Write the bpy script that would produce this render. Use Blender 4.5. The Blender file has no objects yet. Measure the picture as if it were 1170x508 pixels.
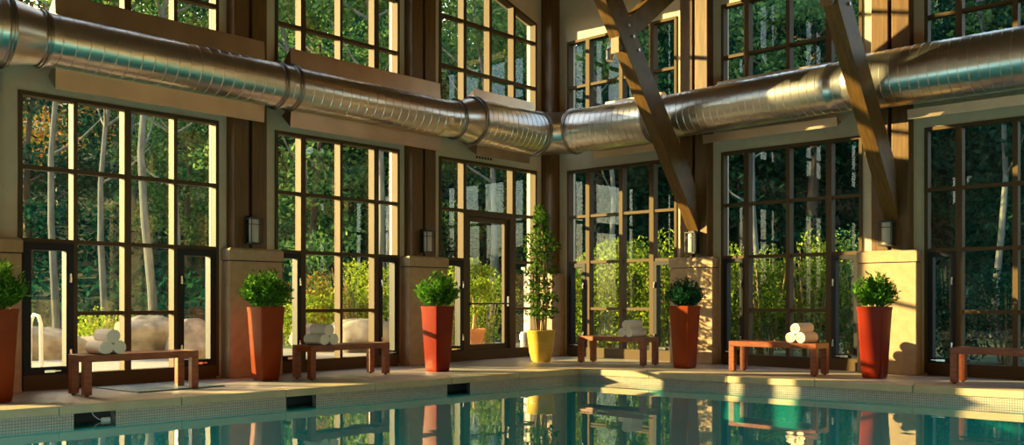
import bpy, bmesh, math, random
import numpy as np
from mathutils import Vector, Matrix
random.seed(7); rng = np.random.default_rng(11)
S = bpy.context.scene
COL = S.collection

# ------------------------------------------------------------------ camera
cd = bpy.data.cameras.new('camera'); cam = bpy.data.objects.new('camera', cd); COL.objects.link(cam)
cam.location = (9.694, -11.523, 0.9)
cam.rotation_euler = (math.pi/2, 0, math.radians(42.409))
cd.sensor_width = 36; cd.lens = 1053.9/1170*36; cd.shift_y = 88.1/1170
cd.clip_end = 400
S.camera = cam
# ------------------------------------------------------------------ light
SUN = Vector((1.0, 0.665, -0.24)).normalized()          # direction the sunlight travels
w = bpy.data.worlds.new('World'); S.world = w; w.use_nodes = True
nt = w.node_tree; bg = nt.nodes['Background']
sky = nt.nodes.new('ShaderNodeTexSky'); sky.sky_type = 'NISHITA'; sky.sun_disc = False
sky.sun_elevation = math.radians(16); sky.sun_rotation = math.radians(90+34+150)
sky.air_density = 1.0; sky.dust_density = 2.0
wm = nt.nodes.new('ShaderNodeMixRGB'); wm.blend_type = 'MULTIPLY'; wm.inputs[0].default_value = 1; wm.inputs[2].default_value = (1.0,.88,.74,1)
nt.links.new(sky.outputs[0], wm.inputs[1]); nt.links.new(wm.outputs[0], bg.inputs[0]); bg.inputs[1].default_value = 1.15
sl = bpy.data.lights.new('sun', 'SUN'); sl.energy = 21.0; sl.color = (1.0, 0.73, 0.28); sl.angle = math.radians(0.5)
so = bpy.data.objects.new('sun', sl); COL.objects.link(so)
so.rotation_euler = (-SUN).to_track_quat('Z', 'Y').to_euler()
S.view_settings.view_transform = 'Standard'; S.view_settings.look = 'None'
S.view_settings.exposure = 0.2; S.view_settings.gamma = 1.0; S.view_settings.use_curve_mapping = False
try:
    S.cycles.use_denoising = True
    S.cycles.max_bounces = 10; S.cycles.transparent_max_bounces = 16; S.cycles.diffuse_bounces = 5
    S.cycles.glossy_bounces = 5; S.cycles.caustics_reflective = False; S.cycles.caustics_refractive = False
    S.cycles.sample_clamp_indirect = 6
except Exception: pass

# ------------------------------------------------------------------ materials
def mat(name, col=(.5,.5,.5), rough=.6, metal=0, spec=.5):
    m = bpy.data.materials.new(name); m.use_nodes = True
    b = m.node_tree.nodes['Principled BSDF']
    b.inputs['Base Color'].default_value = (*col, 1); b.inputs['Roughness'].default_value = rough
    b.inputs['Metallic'].default_value = metal; b.inputs['Specular IOR Level'].default_value = spec
    return m
def nodes(m): return m.node_tree.nodes, m.node_tree.links, m.node_tree.nodes['Principled BSDF']
def noise_mat(name, c1, c2, scale=4, rough=.6, stretch=(1,1,1), bump=0.0, metal=0, detail=6, spec=.5, lo=.35, hi=.65):
    m = mat(name, c1, rough, metal, spec); n, l, b = nodes(m)
    tc = n.new('ShaderNodeTexCoord'); mp = n.new('ShaderNodeMapping'); mp.inputs['Scale'].default_value = stretch
    no = n.new('ShaderNodeTexNoise'); no.inputs['Scale'].default_value = scale; no.inputs['Detail'].default_value = detail
    cr = n.new('ShaderNodeValToRGB'); cr.color_ramp.elements[0].position = lo; cr.color_ramp.elements[1].position = hi
    cr.color_ramp.elements[0].color = (*c1, 1); cr.color_ramp.elements[1].color = (*c2, 1)
    l.new(tc.outputs['Object'], mp.inputs[0]); l.new(mp.outputs[0], no.inputs['Vector'])
    l.new(no.outputs['Fac'], cr.inputs[0]); l.new(cr.outputs[0], b.inputs['Base Color'])
    if bump:
        bp = n.new('ShaderNodeBump'); bp.inputs['Strength'].default_value = bump; bp.inputs['Distance'].default_value = .01
        l.new(no.outputs['Fac'], bp.inputs['Height']); l.new(bp.outputs[0], b.inputs['Normal'])
    return m
M = {}
M['plaster'] = noise_mat('plaster', (.64,.53,.39), (.68,.57,.42), 8, .8, bump=.05)
M['timber_v'] = noise_mat('timber_vertical', (.092,.040,.010), (.150,.070,.013), 5, .5, (6,6,.5), bump=.15)
M['timber_y'] = noise_mat('timber_brace', (.090,.042,.009), (.148,.073,.012), 5, .5, (6,1,1), bump=.15)
M['frame'] = mat('window_frame_paint', (.095,.060,.030), .6, spec=.15)
M['sash'] = mat('sash_paint', (.02,.02,.024), .55, spec=.2)
M['stone'] = noise_mat('pilaster_limestone', (.40,.28,.17), (.46,.33,.21), 10, .85, bump=.12)
M['steel'] = noise_mat('galvanised_duct', (.66,.63,.60), (.76,.73,.70), 2.2, .28, (1,1,1), metal=1, detail=3, lo=.3, hi=.7)
M['sheet'] = noise_mat('duct_baffle_sheet', (.46,.34,.25), (.54,.40,.29), 3, .38, metal=1)
M['ring'] = mat('duct_ring_steel', (.40,.37,.35), .3, 1)
M['black'] = mat('black_metal', (.02,.02,.022), .5)
M['chrome'] = mat('polished_metal', (.8,.8,.8), .2, 1)
M['glazed'] = noise_mat('orange_glazed_ceramic', (.20,.027,.002), (.25,.038,.003), 3, .32, spec=.2)
M['glazed_red'] = noise_mat('red_orange_glazed_ceramic', (.17,.010,.003), (.22,.018,.003), 3, .32, spec=.2)
M['yellow'] = noise_mat('yellow_glazed_ceramic', (.62,.42,.06), (.72,.50,.10), 4, .3)
M['soil'] = noise_mat('bark_mulch', (.20,.06,.02), (.35,.12,.04), 60, .9, bump=.5)
M['pebbles'] = noise_mat('white_pebbles', (.45,.38,.3), (.7,.62,.5), 90, .8, bump=.6)
M['bench'] = noise_mat('bench_hardwood', (.17,.032,.010), (.26,.065,.012), 5, .35, (2,2,9), bump=.05)
M['towel'] = noise_mat('towel_terry', (.84,.75,.64), (.90,.83,.73), 120, .95, bump=.35)
M['coping'] = noise_mat('coping_limestone', (.58,.46,.29), (.66,.54,.36), 6, .7, bump=.08)
M['deck'] = None
M['trunk'] = noise_mat('pale_bark', (.085,.095,.09), (.17,.18,.165), 6, .9, (1,1,.3), bump=.3)
M['bark'] = noise_mat('dark_bark', (.06,.045,.03), (.12,.09,.06), 6, .9, (1,1,.3), bump=.3)
M['cane'] = noise_mat('cane_stem', (.30,.20,.09), (.42,.30,.14), 12, .8)
M['boulder'] = noise_mat('granite_boulder', (.16,.13,.095), (.40,.34,.26), 3.5, .9, bump=1.0)
M['terrace'] = noise_mat('terrace_paving', (.24,.22,.19), (.30,.27,.23), 5, .9)
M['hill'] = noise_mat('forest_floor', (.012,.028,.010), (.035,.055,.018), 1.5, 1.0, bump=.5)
M['terracotta'] = noise_mat('terracotta', (.42,.17,.07), (.5,.22,.1), 6, .8)
M['cream'] = mat('cream_painted_metal', (.72,.66,.55), .5)
M['frost'] = mat('frosted_lamp_glass', (.50,.47,.42), .25)
M['bulb'] = mat('lamp_socket', (.25,.12,.05), .5)
M['dark'] = mat('dark_recess', (.02,.03,.035), .7)
M['white'] = mat('white_plastic', (.7,.7,.68), .4)

def deck_material():
    m = mat('deck_stone', (.4,.36,.33), .38); n, l, b = nodes(m)
    tc = n.new('ShaderNodeTexCoord'); br = n.new('ShaderNodeTexBrick')
    br.offset = .0; br.inputs['Scale'].default_value = 1; br.inputs['Mortar Size'].default_value = .004
    br.inputs['Brick Width'].default_value = .6; br.inputs['Row Height'].default_value = .6
    br.inputs['Color1'].default_value = (.56,.48,.43,1); br.inputs['Color2'].default_value = (.50,.43,.38,1)
    br.inputs['Mortar'].default_value = (.2,.17,.15,1)
    no = n.new('ShaderNodeTexNoise'); no.inputs['Scale'].default_value = 2.5; no.inputs['Detail'].default_value = 8
    mx = n.new('ShaderNodeMixRGB'); mx.blend_type = 'MULTIPLY'; mx.inputs[0].default_value = .35
    l.new(tc.outputs['Object'], br.inputs['Vector']); l.new(tc.outputs['Object'], no.inputs['Vector'])
    l.new(br.outputs['Color'], mx.inputs[1]); l.new(no.outputs['Color'], mx.inputs[2]); l.new(mx.outputs[0], b.inputs['Base Color'])
    mr = n.new('ShaderNodeMapRange'); mr.inputs['To Min'].default_value = .25; mr.inputs['To Max'].default_value = .6
    l.new(no.outputs['Fac'], mr.inputs['Value']); l.new(mr.outputs[0], b.inputs['Roughness'])
    return m
M['deck'] = deck_material()
def tile_material(name, c1, c2, mortar, size):
    m = mat(name, c1, .25); n, l, b = nodes(m)
    tc = n.new('ShaderNodeTexCoord'); sep = n.new('ShaderNodeSeparateXYZ'); add = n.new('ShaderNodeMath'); add.operation = 'ADD'
    cmb = n.new('ShaderNodeCombineXYZ'); br = n.new('ShaderNodeTexBrick'); br.offset = 0
    br.inputs['Scale'].default_value = 1; br.inputs['Brick Width'].default_value = size; br.inputs['Row Height'].default_value = size
    br.inputs['Mortar Size'].default_value = size*.06
    br.inputs['Color1'].default_value = (*c1,1); br.inputs['Color2'].default_value = (*c2,1); br.inputs['Mortar'].default_value = (*mortar,1)
    l.new(tc.outputs['Object'], sep.inputs[0]); l.new(sep.outputs[0], add.inputs[0]); l.new(sep.outputs[1], add.inputs[1])
    l.new(add.outputs[0], cmb.inputs[0]); l.new(sep.outputs[2], cmb.inputs[1]); l.new(cmb.outputs[0], br.inputs['Vector'])
    l.new(br.outputs['Color'], b.inputs['Base Color'])
    return m
M['mosaic'] = tile_material('mosaic_tile', (.58,.48,.42), (.48,.41,.37), (.08,.09,.09), .025)
M['poolwall'] = mat('pool_plaster', (.008,.40,.42), .6)
def schlick(n, l, f0, normal=None):
    ge = n.new('ShaderNodeNewGeometry'); dt = n.new('ShaderNodeVectorMath'); dt.operation = 'DOT_PRODUCT'
    l.new(normal or ge.outputs['Normal'], dt.inputs[0]); l.new(ge.outputs['Incoming'], dt.inputs[1]); last = dt.outputs['Value']
    for op, v in (('ABSOLUTE',None),('SUBTRACT',1.0),('POWER',5.0),('MULTIPLY',1-f0),('ADD',f0)):      # Schlick reflectance, same from both sides
        q = n.new('ShaderNodeMath'); q.operation = op
        if op == 'SUBTRACT': q.inputs[0].default_value = 1.0; l.new(last, q.inputs[1])
        else:
            l.new(last, q.inputs[0])
            if v is not None: q.inputs[1].default_value = v
        last = q.outputs[0]
    return last
def glass_material():
    m = bpy.data.materials.new('window_glass'); m.use_nodes = True; n = m.node_tree.nodes; l = m.node_tree.links
    n.clear(); out = n.new('ShaderNodeOutputMaterial'); t = n.new('ShaderNodeBsdfTransparent'); g = n.new('ShaderNodeBsdfGlossy')
    t.inputs[0].default_value = (.93,.96,.94,1); g.inputs['Roughness'].default_value = .0
    mx = n.new('ShaderNodeMixShader'); last = schlick(n, l, .03)
    l.new(last, mx.inputs[0]); l.new(t.outputs[0], mx.inputs[1]); l.new(g.outputs[0], mx.inputs[2]); l.new(mx.outputs[0], out.inputs[0])
    return m
M['glass'] = glass_material()
def water_material():
    m = bpy.data.materials.new('pool_water'); m.use_nodes = True; n = m.node_tree.nodes; l = m.node_tree.links
    n.clear(); out = n.new('ShaderNodeOutputMaterial'); t = n.new('ShaderNodeBsdfTransparent'); g = n.new('ShaderNodeBsdfGlossy')
    t.inputs[0].default_value = (.62,.97,.95,1); g.inputs['Roughness'].default_value = .01; g.inputs[0].default_value = (1,1,1,1)
    mx = n.new('ShaderNodeMixShader')
    tc = n.new('ShaderNodeTexCoord'); mp = n.new('ShaderNodeMapping'); mp.inputs['Rotation'].default_value = (0,0,math.radians(-42.4))
    mp.inputs['Scale'].default_value = (.22,1.5,1)
    no = n.new('ShaderNodeTexNoise'); no.inputs['Scale'].default_value = 2.2; no.inputs['Detail'].default_value = 2; no.inputs['Roughness'].default_value = .4
    bp = n.new('ShaderNodeBump'); bp.inputs['Strength'].default_value = .16; bp.inputs['Distance'].default_value = .012
    l.new(tc.outputs['Object'], mp.inputs[0]); l.new(mp.outputs[0], no.inputs['Vector']); l.new(no.outputs['Fac'], bp.inputs['Height'])
    l.new(bp.outputs[0], g.inputs['Normal'])
    l.new(schlick(n, l, .02, bp.outputs[0]), mx.inputs[0]); l.new(t.outputs[0], mx.inputs[1]); l.new(g.outputs[0], mx.inputs[2]); l.new(mx.outputs[0], out.inputs[0])
    return m
M['water'] = water_material()
def leaf_material(name, cols, trans=.35):
    m = bpy.data.materials.new(name); m.use_nodes = True; n = m.node_tree.nodes; l = m.node_tree.links
    n.clear(); out = n.new('ShaderNodeOutputMaterial')
    ge = n.new('ShaderNodeNewGeometry'); cr = n.new('ShaderNodeValToRGB'); el = cr.color_ramp.elements
    while len(el) < len(cols): el.new(.5)
    for i, c in enumerate(cols): el[i].position = i/(len(cols)-1); el[i].color = (*c, 1)
    d = n.new('ShaderNodeBsdfDiffuse'); t = n.new('ShaderNodeBsdfTranslucent'); mx = n.new('ShaderNodeMixShader'); mx.inputs[0].default_value = trans
    l.new(ge.outputs['Random Per Island'], cr.inputs[0]); l.new(cr.outputs[0], d.inputs[0]); l.new(cr.outputs[0], t.inputs[0])
    l.new(d.outputs[0], mx.inputs[1]); l.new(t.outputs[0], mx.inputs[2]); l.new(mx.outputs[0], out.inputs[0])
    return m
M['leaf_green'] = leaf_material('green_leaves', [(.04,.115,.055),(.09,.20,.07),(.20,.33,.10)])
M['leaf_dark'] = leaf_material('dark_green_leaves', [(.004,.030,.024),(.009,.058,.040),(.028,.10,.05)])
M['leaf_orange'] = leaf_material('autumn_leaves', [(.07,.14,.03),(.30,.13,.03),(.40,.20,.05),(.10,.16,.04)])
M['leaf_yellow'] = leaf_material('yellow_green_leaves', [(.12,.22,.02),(.28,.38,.04),(.42,.46,.05)])
M['leaf_bush'] = leaf_material('bush_leaves', [(.06,.13,.02),(.20,.30,.03),(.38,.45,.05)])
M['leaf_fern'] = leaf_material('bright_fern_fronds', [(.03,.11,.015),(.08,.23,.025),(.18,.38,.045)])
M['leaf_spruce'] = leaf_material('bluish_green_fronds', [(.008,.05,.03),(.02,.09,.045),(.03,.12,.05)])
M['leaf_ficus'] = leaf_material('glossy_ficus_leaves', [(.03,.10,.015),(.07,.17,.02),(.12,.22,.03)])

# ------------------------------------------------------------------ mesh helpers
class MB:
    def __init__(s): s.v = []; s.f = []
    def poly(s, verts, faces):
        o = len(s.v); s.v += [tuple(v) for v in verts]; s.f += [tuple(o+i for i in f) for f in faces]
    def box(s, x0, x1, y0, y1, z0, z1):
        s.prism([(x0,y0),(x1,y0),(x1,y1),(x0,y1)], z0, z1)
    def prism(s, pts, z0, z1, ztop=None):
        n = len(pts); zt = ztop or [z1]*n
        vs = [(p[0],p[1],z0) for p in pts] + [(p[0],p[1],zt[i]) for i, p in enumerate(pts)]
        s.poly(vs, [tuple(range(n-1,-1,-1)), tuple(range(n,2*n))] + [(i,(i+1)%n,(i+1)%n+n,i+n) for i in range(n)])
    def hexa(s, b, t):      # bottom 4, top 4
        s.poly(list(b)+list(t), [(3,2,1,0),(4,5,6,7),(0,1,5,4),(1,2,6,5),(2,3,7,6),(3,0,4,7)])
    def tube(s, path, rad, n=12, cap=True):
        path = [Vector(p) for p in path]; rs = rad if isinstance(rad, (list,tuple)) else [rad]*len(path)
        o = len(s.v); ref = None
        for i, p in enumerate(path):
            t = (path[min(i+1,len(path)-1)]-path[max(i-1,0)]).normalized()
            if ref is None: ref = Vector((0,0,1)) if abs(t.z) < .9 else Vector((1,0,0))
            a = t.cross(ref).normalized(); b = a.cross(t).normalized(); ref = b
            for k in range(n):
                q = p + (a*math.cos(2*math.pi*k/n)+b*math.sin(2*math.pi*k/n))*rs[i]; s.v.append(tuple(q))
        for i in range(len(path)-1):
            for k in range(n):
                s.f.append((o+i*n+k, o+i*n+(k+1)%n, o+(i+1)*n+(k+1)%n, o+(i+1)*n+k))
        if cap:
            s.f.append(tuple(o+k for k in range(n-1,-1,-1))); e = o+(len(path)-1)*n; s.f.append(tuple(e+k for k in range(n)))
    def lathe(s, prof, c=(0,0,0), n=32, axis='Z'):
        o = len(s.v)
        for r, z in prof:
            for k in range(n):
                a = 2*math.pi*k/n; s.v.append((c[0]+r*math.cos(a), c[1]+r*math.sin(a), c[2]+z))
        for i in range(len(prof)-1):
            for k in range(n): s.f.append((o+i*n+k, o+i*n+(k+1)%n, o+(i+1)*n+(k+1)%n, o+(i+1)*n+k))
        s.f.append(tuple(o+k for k in range(n-1,-1,-1))); e = o+(len(prof)-1)*n; s.f.append(tuple(e+k for k in range(n)))
    def build(s, name, m, parent=None, smooth=False, bevel=0, loc=None):
        me = bpy.data.meshes.new(name); me.from_pydata(s.v, [], s.f)
        bm = bmesh.new(); bm.from_mesh(me)
        bmesh.ops.recalc_face_normals(bm, faces=bm.faces)
        if smooth:
            for f in bm.faces: f.smooth = True
            for e in bm.edges:
                if len(e.link_faces) == 2 and e.calc_face_angle(0) > .6: e.smooth = False
        bm.to_mesh(me); bm.free()
        me.materials.append(m if not isinstance(m, str) else M[m])
        o = bpy.data.objects.new(name, me); COL.objects.link(o)
        if parent: o.parent = parent
        if loc: o.location = loc
        if bevel:
            md = o.modifiers.new('bevel', 'BEVEL'); md.width = bevel; md.segments = 2; md.limit_method = 'ANGLE'
        return o
def tag(o, label=None, cat=None, group=None, kind=None):
    if label: o['label'] = label
    if cat: o['category'] = cat
    if group: o['group'] = group
    if kind: o['kind'] = kind
    return o
def empty(name, loc=(0,0,0), rz=0, label=None, cat=None, group=None, kind=None):
    o = bpy.data.objects.new(name, None); COL.objects.link(o); o.location = loc; o.rotation_euler = (0,0,rz); o.empty_display_size = .1
    return tag(o, label, cat, group, kind)
def copy_tree(o, parent=None):
    c = o.copy(); COL.objects.link(c); c.parent = parent
    for ch in o.children: copy_tree(ch, c)
    return c
def struct(o, label=None, cat=None): return tag(o, label, cat, kind='structure')

# wall-local coordinates: u along the wall from the corner, w into the room (negative = outdoors)
def LW(u, w, z): return (w, -u, z)
def RW(u, w, z): return (u, -w, z)
def wbox(mb, T, u0, u1, w0, w1, z0a, z1a, z0b=None, z1b=None):
    z0b = z0a if z0b is None else z0b; z1b = z1a if z1b is None else z1b
    b = [T(u0,w0,z0a), T(u1,w0,z0b), T(u1,w1,z0b), T(u0,w1,z0a)]
    t = [T(u0,w0,z1a), T(u1,w0,z1b), T(u1,w1,z1b), T(u0,w1,z1a)]
    mb.hexa(b, t)

SL = .31; RIDGE = 9.0; EAVE = 5.9
def roofz(u): return EAVE + SL*(u if u < RIDGE else 2*RIDGE-u)
def headL(u): return 5.215 + SL*(u if u < RIDGE else 2*RIDGE-u)
def headR(u): return 5.02
UPSILL = 3.56; LOWHEAD = 2.96

# ------------------------------------------------------------------ structure: walls
LB = [(.333,2.466),(3.215,5.19),(5.944,8.108),(8.87,10.90),(11.58,13.61),(14.3,16.33)]
RB = [(.376,2.42),(3.146,5.131),(5.883,7.93),(8.62,10.66),(11.35,13.39)]
TH = .2
def wall(name, T, bays, end, head, top, label):
    mb = MB(); prev = -TH if T is LW else 0.0
    for a, b in bays+[(end, end)]:
        if a > prev: 
            cuts = [prev] + ([RIDGE] if T is LW and prev < RIDGE < a else []) + [a]
            for p, q in zip(cuts, cuts[1:]): wbox(mb, T, p, q, -TH, 0, -.3, top(max(p,0)), -.3, top(q))
        if b > a:
            cuts = [a] + ([RIDGE] if T is LW and a < RIDGE < b else []) + [b]
            wbox(mb, T, a, b, -TH, 0, -.3, .02)
            wbox(mb, T, a, b, -TH, 0, LOWHEAD, UPSILL)
            for p, q in zip(cuts, cuts[1:]): wbox(mb, T, p, q, -TH, 0, head(p), top(p), head(q), top(q))
        prev = b
    return struct(mb.build(name, 'plaster'), label, 'wall')
wall('wall_left', LW, LB, 18, headL, roofz, 'beige plastered gable wall with window bays, left of the corner')
wall('wall_right', RW, RB, 16, headR, lambda u: EAVE, 'beige plastered eave wall with window bays, right of the corner')
# far walls of the hall, behind the camera
mb = MB()
for u in [0,3,6,9,12,15]:
    mb.box(15.8,16, -18+u, -18+u+.7, 0, 3.4)
mb.box(15.8,16,-18,0,-.3,.9); mb.box(15.8,16,-18,0,3.4,EAVE)
mb.prism([(15.8,-18),(16,-18),(16,-9),(15.8,-9)], EAVE, 0, [EAVE,EAVE,roofz(9),roofz(9)])
mb.prism([(15.8,-9),(16,-9),(16,0),(15.8,0)], EAVE, 0, [roofz(9),roofz(9),EAVE,EAVE])
struct(mb.build('wall_east', 'plaster'), 'beige end wall of the pool hall behind the camera', 'wall')
mb = MB()
for u in [0,3,6,9,12,15.3]: mb.box(u,u+.7,-18,-17.8,0,4.6)
mb.box(0,16,-18,-17.8,-.3,.5); mb.box(0,16,-18,-17.8,4.6,EAVE)
struct(mb.build('wall_south', 'plaster'), 'beige long wall of the pool hall behind the camera', 'wall')

# roof, two slopes of planks
def roof_mat():
    m = noise_mat('roof_planks', (.16,.08,.04), (.22,.115,.055), 3, .6, (.4,5,5), bump=.1); return m
M['roof'] = roof_mat()
mb = MB()
for s in (0,1):
    y0, y1 = (.35,-9) if s == 0 else (-9,-18.35)
    z0 = EAVE - SL*.35 if s == 0 else roofz(9); z1 = roofz(9) if s == 0 else EAVE - SL*.35
    mb.hexa([(-.3,y0,z0+.02),(16.3,y0,z0+.02),(16.3,y1,z1+.02),(-.3,y1,z1+.02)], [(-.3,y0,z0+.18),(16.3,y0,z0+.18),(16.3,y1,z1+.18),(-.3,y1,z1+.18)])
struct(mb.build('ceiling', 'roof'), 'brown timber plank ceiling sloping up over the pool hall', 'ceiling')

# ------------------------------------------------------------------ windows
def window(name, T, bay, head, mulls, uppers, hoppers, door=None, label=''):
    """mulls/uppers: (centre u, face width) of vertical bars below and above; hoppers: cell indices with opening sash"""
    a, b = bay; F = .04; W0, W1 = -.10, .018; G = -.075
    root = empty(name, T((a+b)/2, 0, 0)); struct(root, label, 'window')
    inv = root.location
    def fin(mb, nm, m, par=root, bevel=0):
        mb.v = [(x-inv[0], y-inv[1], z-inv[2]) for x, y, z in mb.v]
        return mb.build(nm, m, par, bevel=bevel)
    fr = MB(); mu = MB()
    # lower frame
    wbox(fr, T, a, a+F, W0, W1, .02, LOWHEAD); wbox(fr, T, b-F, b, W0, W1, .02, LOWHEAD)
    wbox(fr, T, a+F, b-F, W0, W1, LOWHEAD-F, LOWHEAD)
    wbox(fr, T, a+F, b-F, W0, W1+.01, .0, .15)
    # upper frame
    for u0, u1 in ((a,a+F),(b-F,b)): wbox(fr, T, u0, u1, W0, W1, UPSILL, head(u0), UPSILL, head(u1))
    cuts = [a+F] + ([RIDGE] if T is LW and a < RIDGE < b else []) + [b-F]
    for p, q in zip(cuts, cuts[1:]): wbox(fr, T, p, q, W0, W1, head(p)-F, head(p), head(q)-F, head(q))
    wbox(fr, T, a+F, b-F, W0, W1, UPSILL, UPSILL+F)
    fin(fr, 'frame', 'frame')
    r = .042
    ed = [a+F] + [x for c, wd in mulls for x in (c-wd/2, c+wd/2)] + [b-F]
    cells = [(ed[i], ed[i+1]) for i in range(0, len(ed), 2)]
    for c, wd in mulls: wbox(mu, T, c-wd/2, c+wd/2, W0, W1, .15, LOWHEAD-F)
    for i, (p, q) in enumerate(cells):
        for z in (.76, 1.49, 2.215):
            if i in hoppers and z < 1: continue
            if door == i and z < 2: continue
            wbox(mu, T, p, q, W0+.02, W1-.012, z-r/2, z+r/2)
    eu = [a+F] + [x for c, wd in uppers for x in (c-wd/2, c+wd/2)] + [b-F]
    ucells = [(eu[i], eu[i+1]) for i in range(0, len(eu), 2)]
    for c, wd in uppers: wbox(mu, T, c-wd/2, c+wd/2, W0, W1, UPSILL+F, head(c-wd/2)-F, UPSILL+F, head(c+wd/2)-F)
    for p, q in ucells:
        z = 4.28
        while z < min(head(p), head(q)) - .12:
            wbox(mu, T, p, q, W0+.02, W1-.012, z-r/2, z+r/2); z += .72
    fin(mu, 'mullion', 'frame')
    g = MB()
    for i, (p, q) in enumerate(cells):
        lo = 2.215 if door == i else (1.49 if i in hoppers else .15)
        wbox(g, T, p, q, G-.004, G, lo, LOWHEAD-F)
    for p, q in ucells: wbox(g, T, p, q, G-.004, G, UPSILL+F, head(p)-F, UPSILL+F, head(q)-F)
    fin(g, 'pane', 'glass')
    for i in hoppers:
        p, q = cells[i]; z0, z1 = .15, 1.49-r/2; s_ = .075 if q-p > .4 else .06
        sm = MB()
        wbox(sm, T, p, p+s_, W0+.02, W1+.01, z0, z1); wbox(sm, T, q-s_, q, W0+.03, W1+.01, z0, z1)
        wbox(sm, T, p+s_, q-s_, W0+.03, W1+.01, z1-s_, z1); wbox(sm, T, p+s_, q-s_, W0+.03, W1+.01, z0, z0+s_)
        so_ = fin(sm, 'casement', 'sash'); 
        gm = MB(); wbox(gm, T, p+s_, q-s_, G+.02, G+.024, z0+s_, z1-s_); fin(gm, 'pane', 'glass', so_)
        hm = MB(); hc = q-s_/2 if i == 0 and T is LW else p+s_/2 
        hc = (q-s_/2) if (i == 0) else (p+s_/2)
        for zz in (.35, 1.12):
            wbox(hm, T, hc-.01, hc+.01, W1+.01, W1+.03, zz-.045, zz+.045); wbox(hm, T, hc-.006, hc+.006, W1+.03, W1+.045, zz-.045, zz+.012)
        fin(hm, 'latch', 'chrome', so_)
        om = MB(); oc = (p+q)/2
        wbox(om, T, oc-.05, oc+.05, W1+.01, W1+.035, z0+.02, z0+.045); wbox(om, T, oc-.1, oc-.03, W1+.035, W1+.05, z0+.03, z0+.04)
        fin(om, 'crank_handle', 'chrome', so_)
    if door is not None:
        p, q = cells[door]; z1 = 2.215-r/2
        dm = MB(); 
        wbox(dm, T, p, p+.05, W0, W1, 0, z1); wbox(dm, T, q-.05, q, W0, W1, 0, z1); wbox(dm, T, p+.05, q-.05, W0, W1, z1-.05, z1)
        fin(dm, 'door_jamb', 'frame')
        P, Q = p+.055, q-.055; zt = z1-.055; st = .075
        lf = MB(); wbox(lf, T, P, P+st, -.09, -.03, .02, zt); wbox(lf, T, Q-st, Q, -.09, -.03, .02, zt)
        wbox(lf, T, P+st, Q-st, -.09, -.03, zt-.07, zt); wbox(lf, T, P+st, Q-st, -.09, -.03, .02, .23)
        leaf = fin(lf, 'door_leaf', 'frame', bevel=.004)
        gg = MB(); wbox(gg, T, P+st, Q-st, -.065, -.061, .23, zt-.07); fin(gg, 'pane', 'glass', leaf)
        hb = MB(); hb.tube([T(P+.02,.02,.84), T(Q-.03,.02,.84)], .012); wbox(hb, T, P+.0, P+.05, -.03, .035, .80, .95); wbox(hb, T, Q-.05, Q-.01, -.03, .03, .82,.86)
        fin(hb, 'push_bar', 'black', leaf)
        lk = MB(); wbox(lk, T, (P+Q)/2-.03, (P+Q)/2+.03, -.03, -.024, .10, .12); fin(lk, 'kick_latch', 'chrome', leaf)
    return root
tk, tn = .075, .042
window('window_1', LW, LB[2], headL, [(6.474,tn),(7.015,tk),(7.561,tn)], [(6.474,tn),(7.015,tk),(7.561,tn)], [0,3], label='tall gridded window with dark casements behind the leftmost bench')
window('window_2', LW, LB[1], headL, [(3.622,.08),(4.202,tn),(4.786,tk)], [(3.622,.08),(4.202,tn),(4.786,tk)], [0,3], label='tall gridded window behind the second bench from the left')
window('window_3', LW, LB[0], headL, [(.88,.08),(1.96,.06)], [(.87,.055),(1.41,.055),(1.955,.065)], [2], door=1, label='gridded window bay with a glazed door behind the yellow planter')
window('window_4', RW, RB[0], headR, [(.79,tk),(1.43,.065),(1.985,tk)], [(.79,tk),(1.43,.065),(1.985,tk)], [0,3], label='gridded window right of the corner with sunlit mullions')
window('window_5', RW, RB[1], headR, [(3.535,tk),(4.14,.055),(4.70,tk)], [(3.535,tk),(4.14,.055),(4.70,tk)], [0,3], label='gridded window behind the bench between the two orange planters on the right')
window('window_6', RW, RB[2], headR, [(6.27,tk),(6.868,.055),(7.45,tk)], [(6.27,tk),(6.868,.055),(7.45,tk)], [0,3], label='gridded window at the right edge behind the last bench')
for i, (T, bay, h) in enumerate([(LW,LB[3],headL),(LW,LB[4],headL),(LW,LB[5],headL),(RW,RB[3],headR),(RW,RB[4],headR)]):
    a, b = bay; d = (b-a)/4; ms = [(a+.45,tk),((a+b)/2,.055),(b-.45,tk)]
    window('window_%d' % (7+i), T, bay, h, ms, ms, [], label='gridded window bay of the pool hall beyond the picture')

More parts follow.
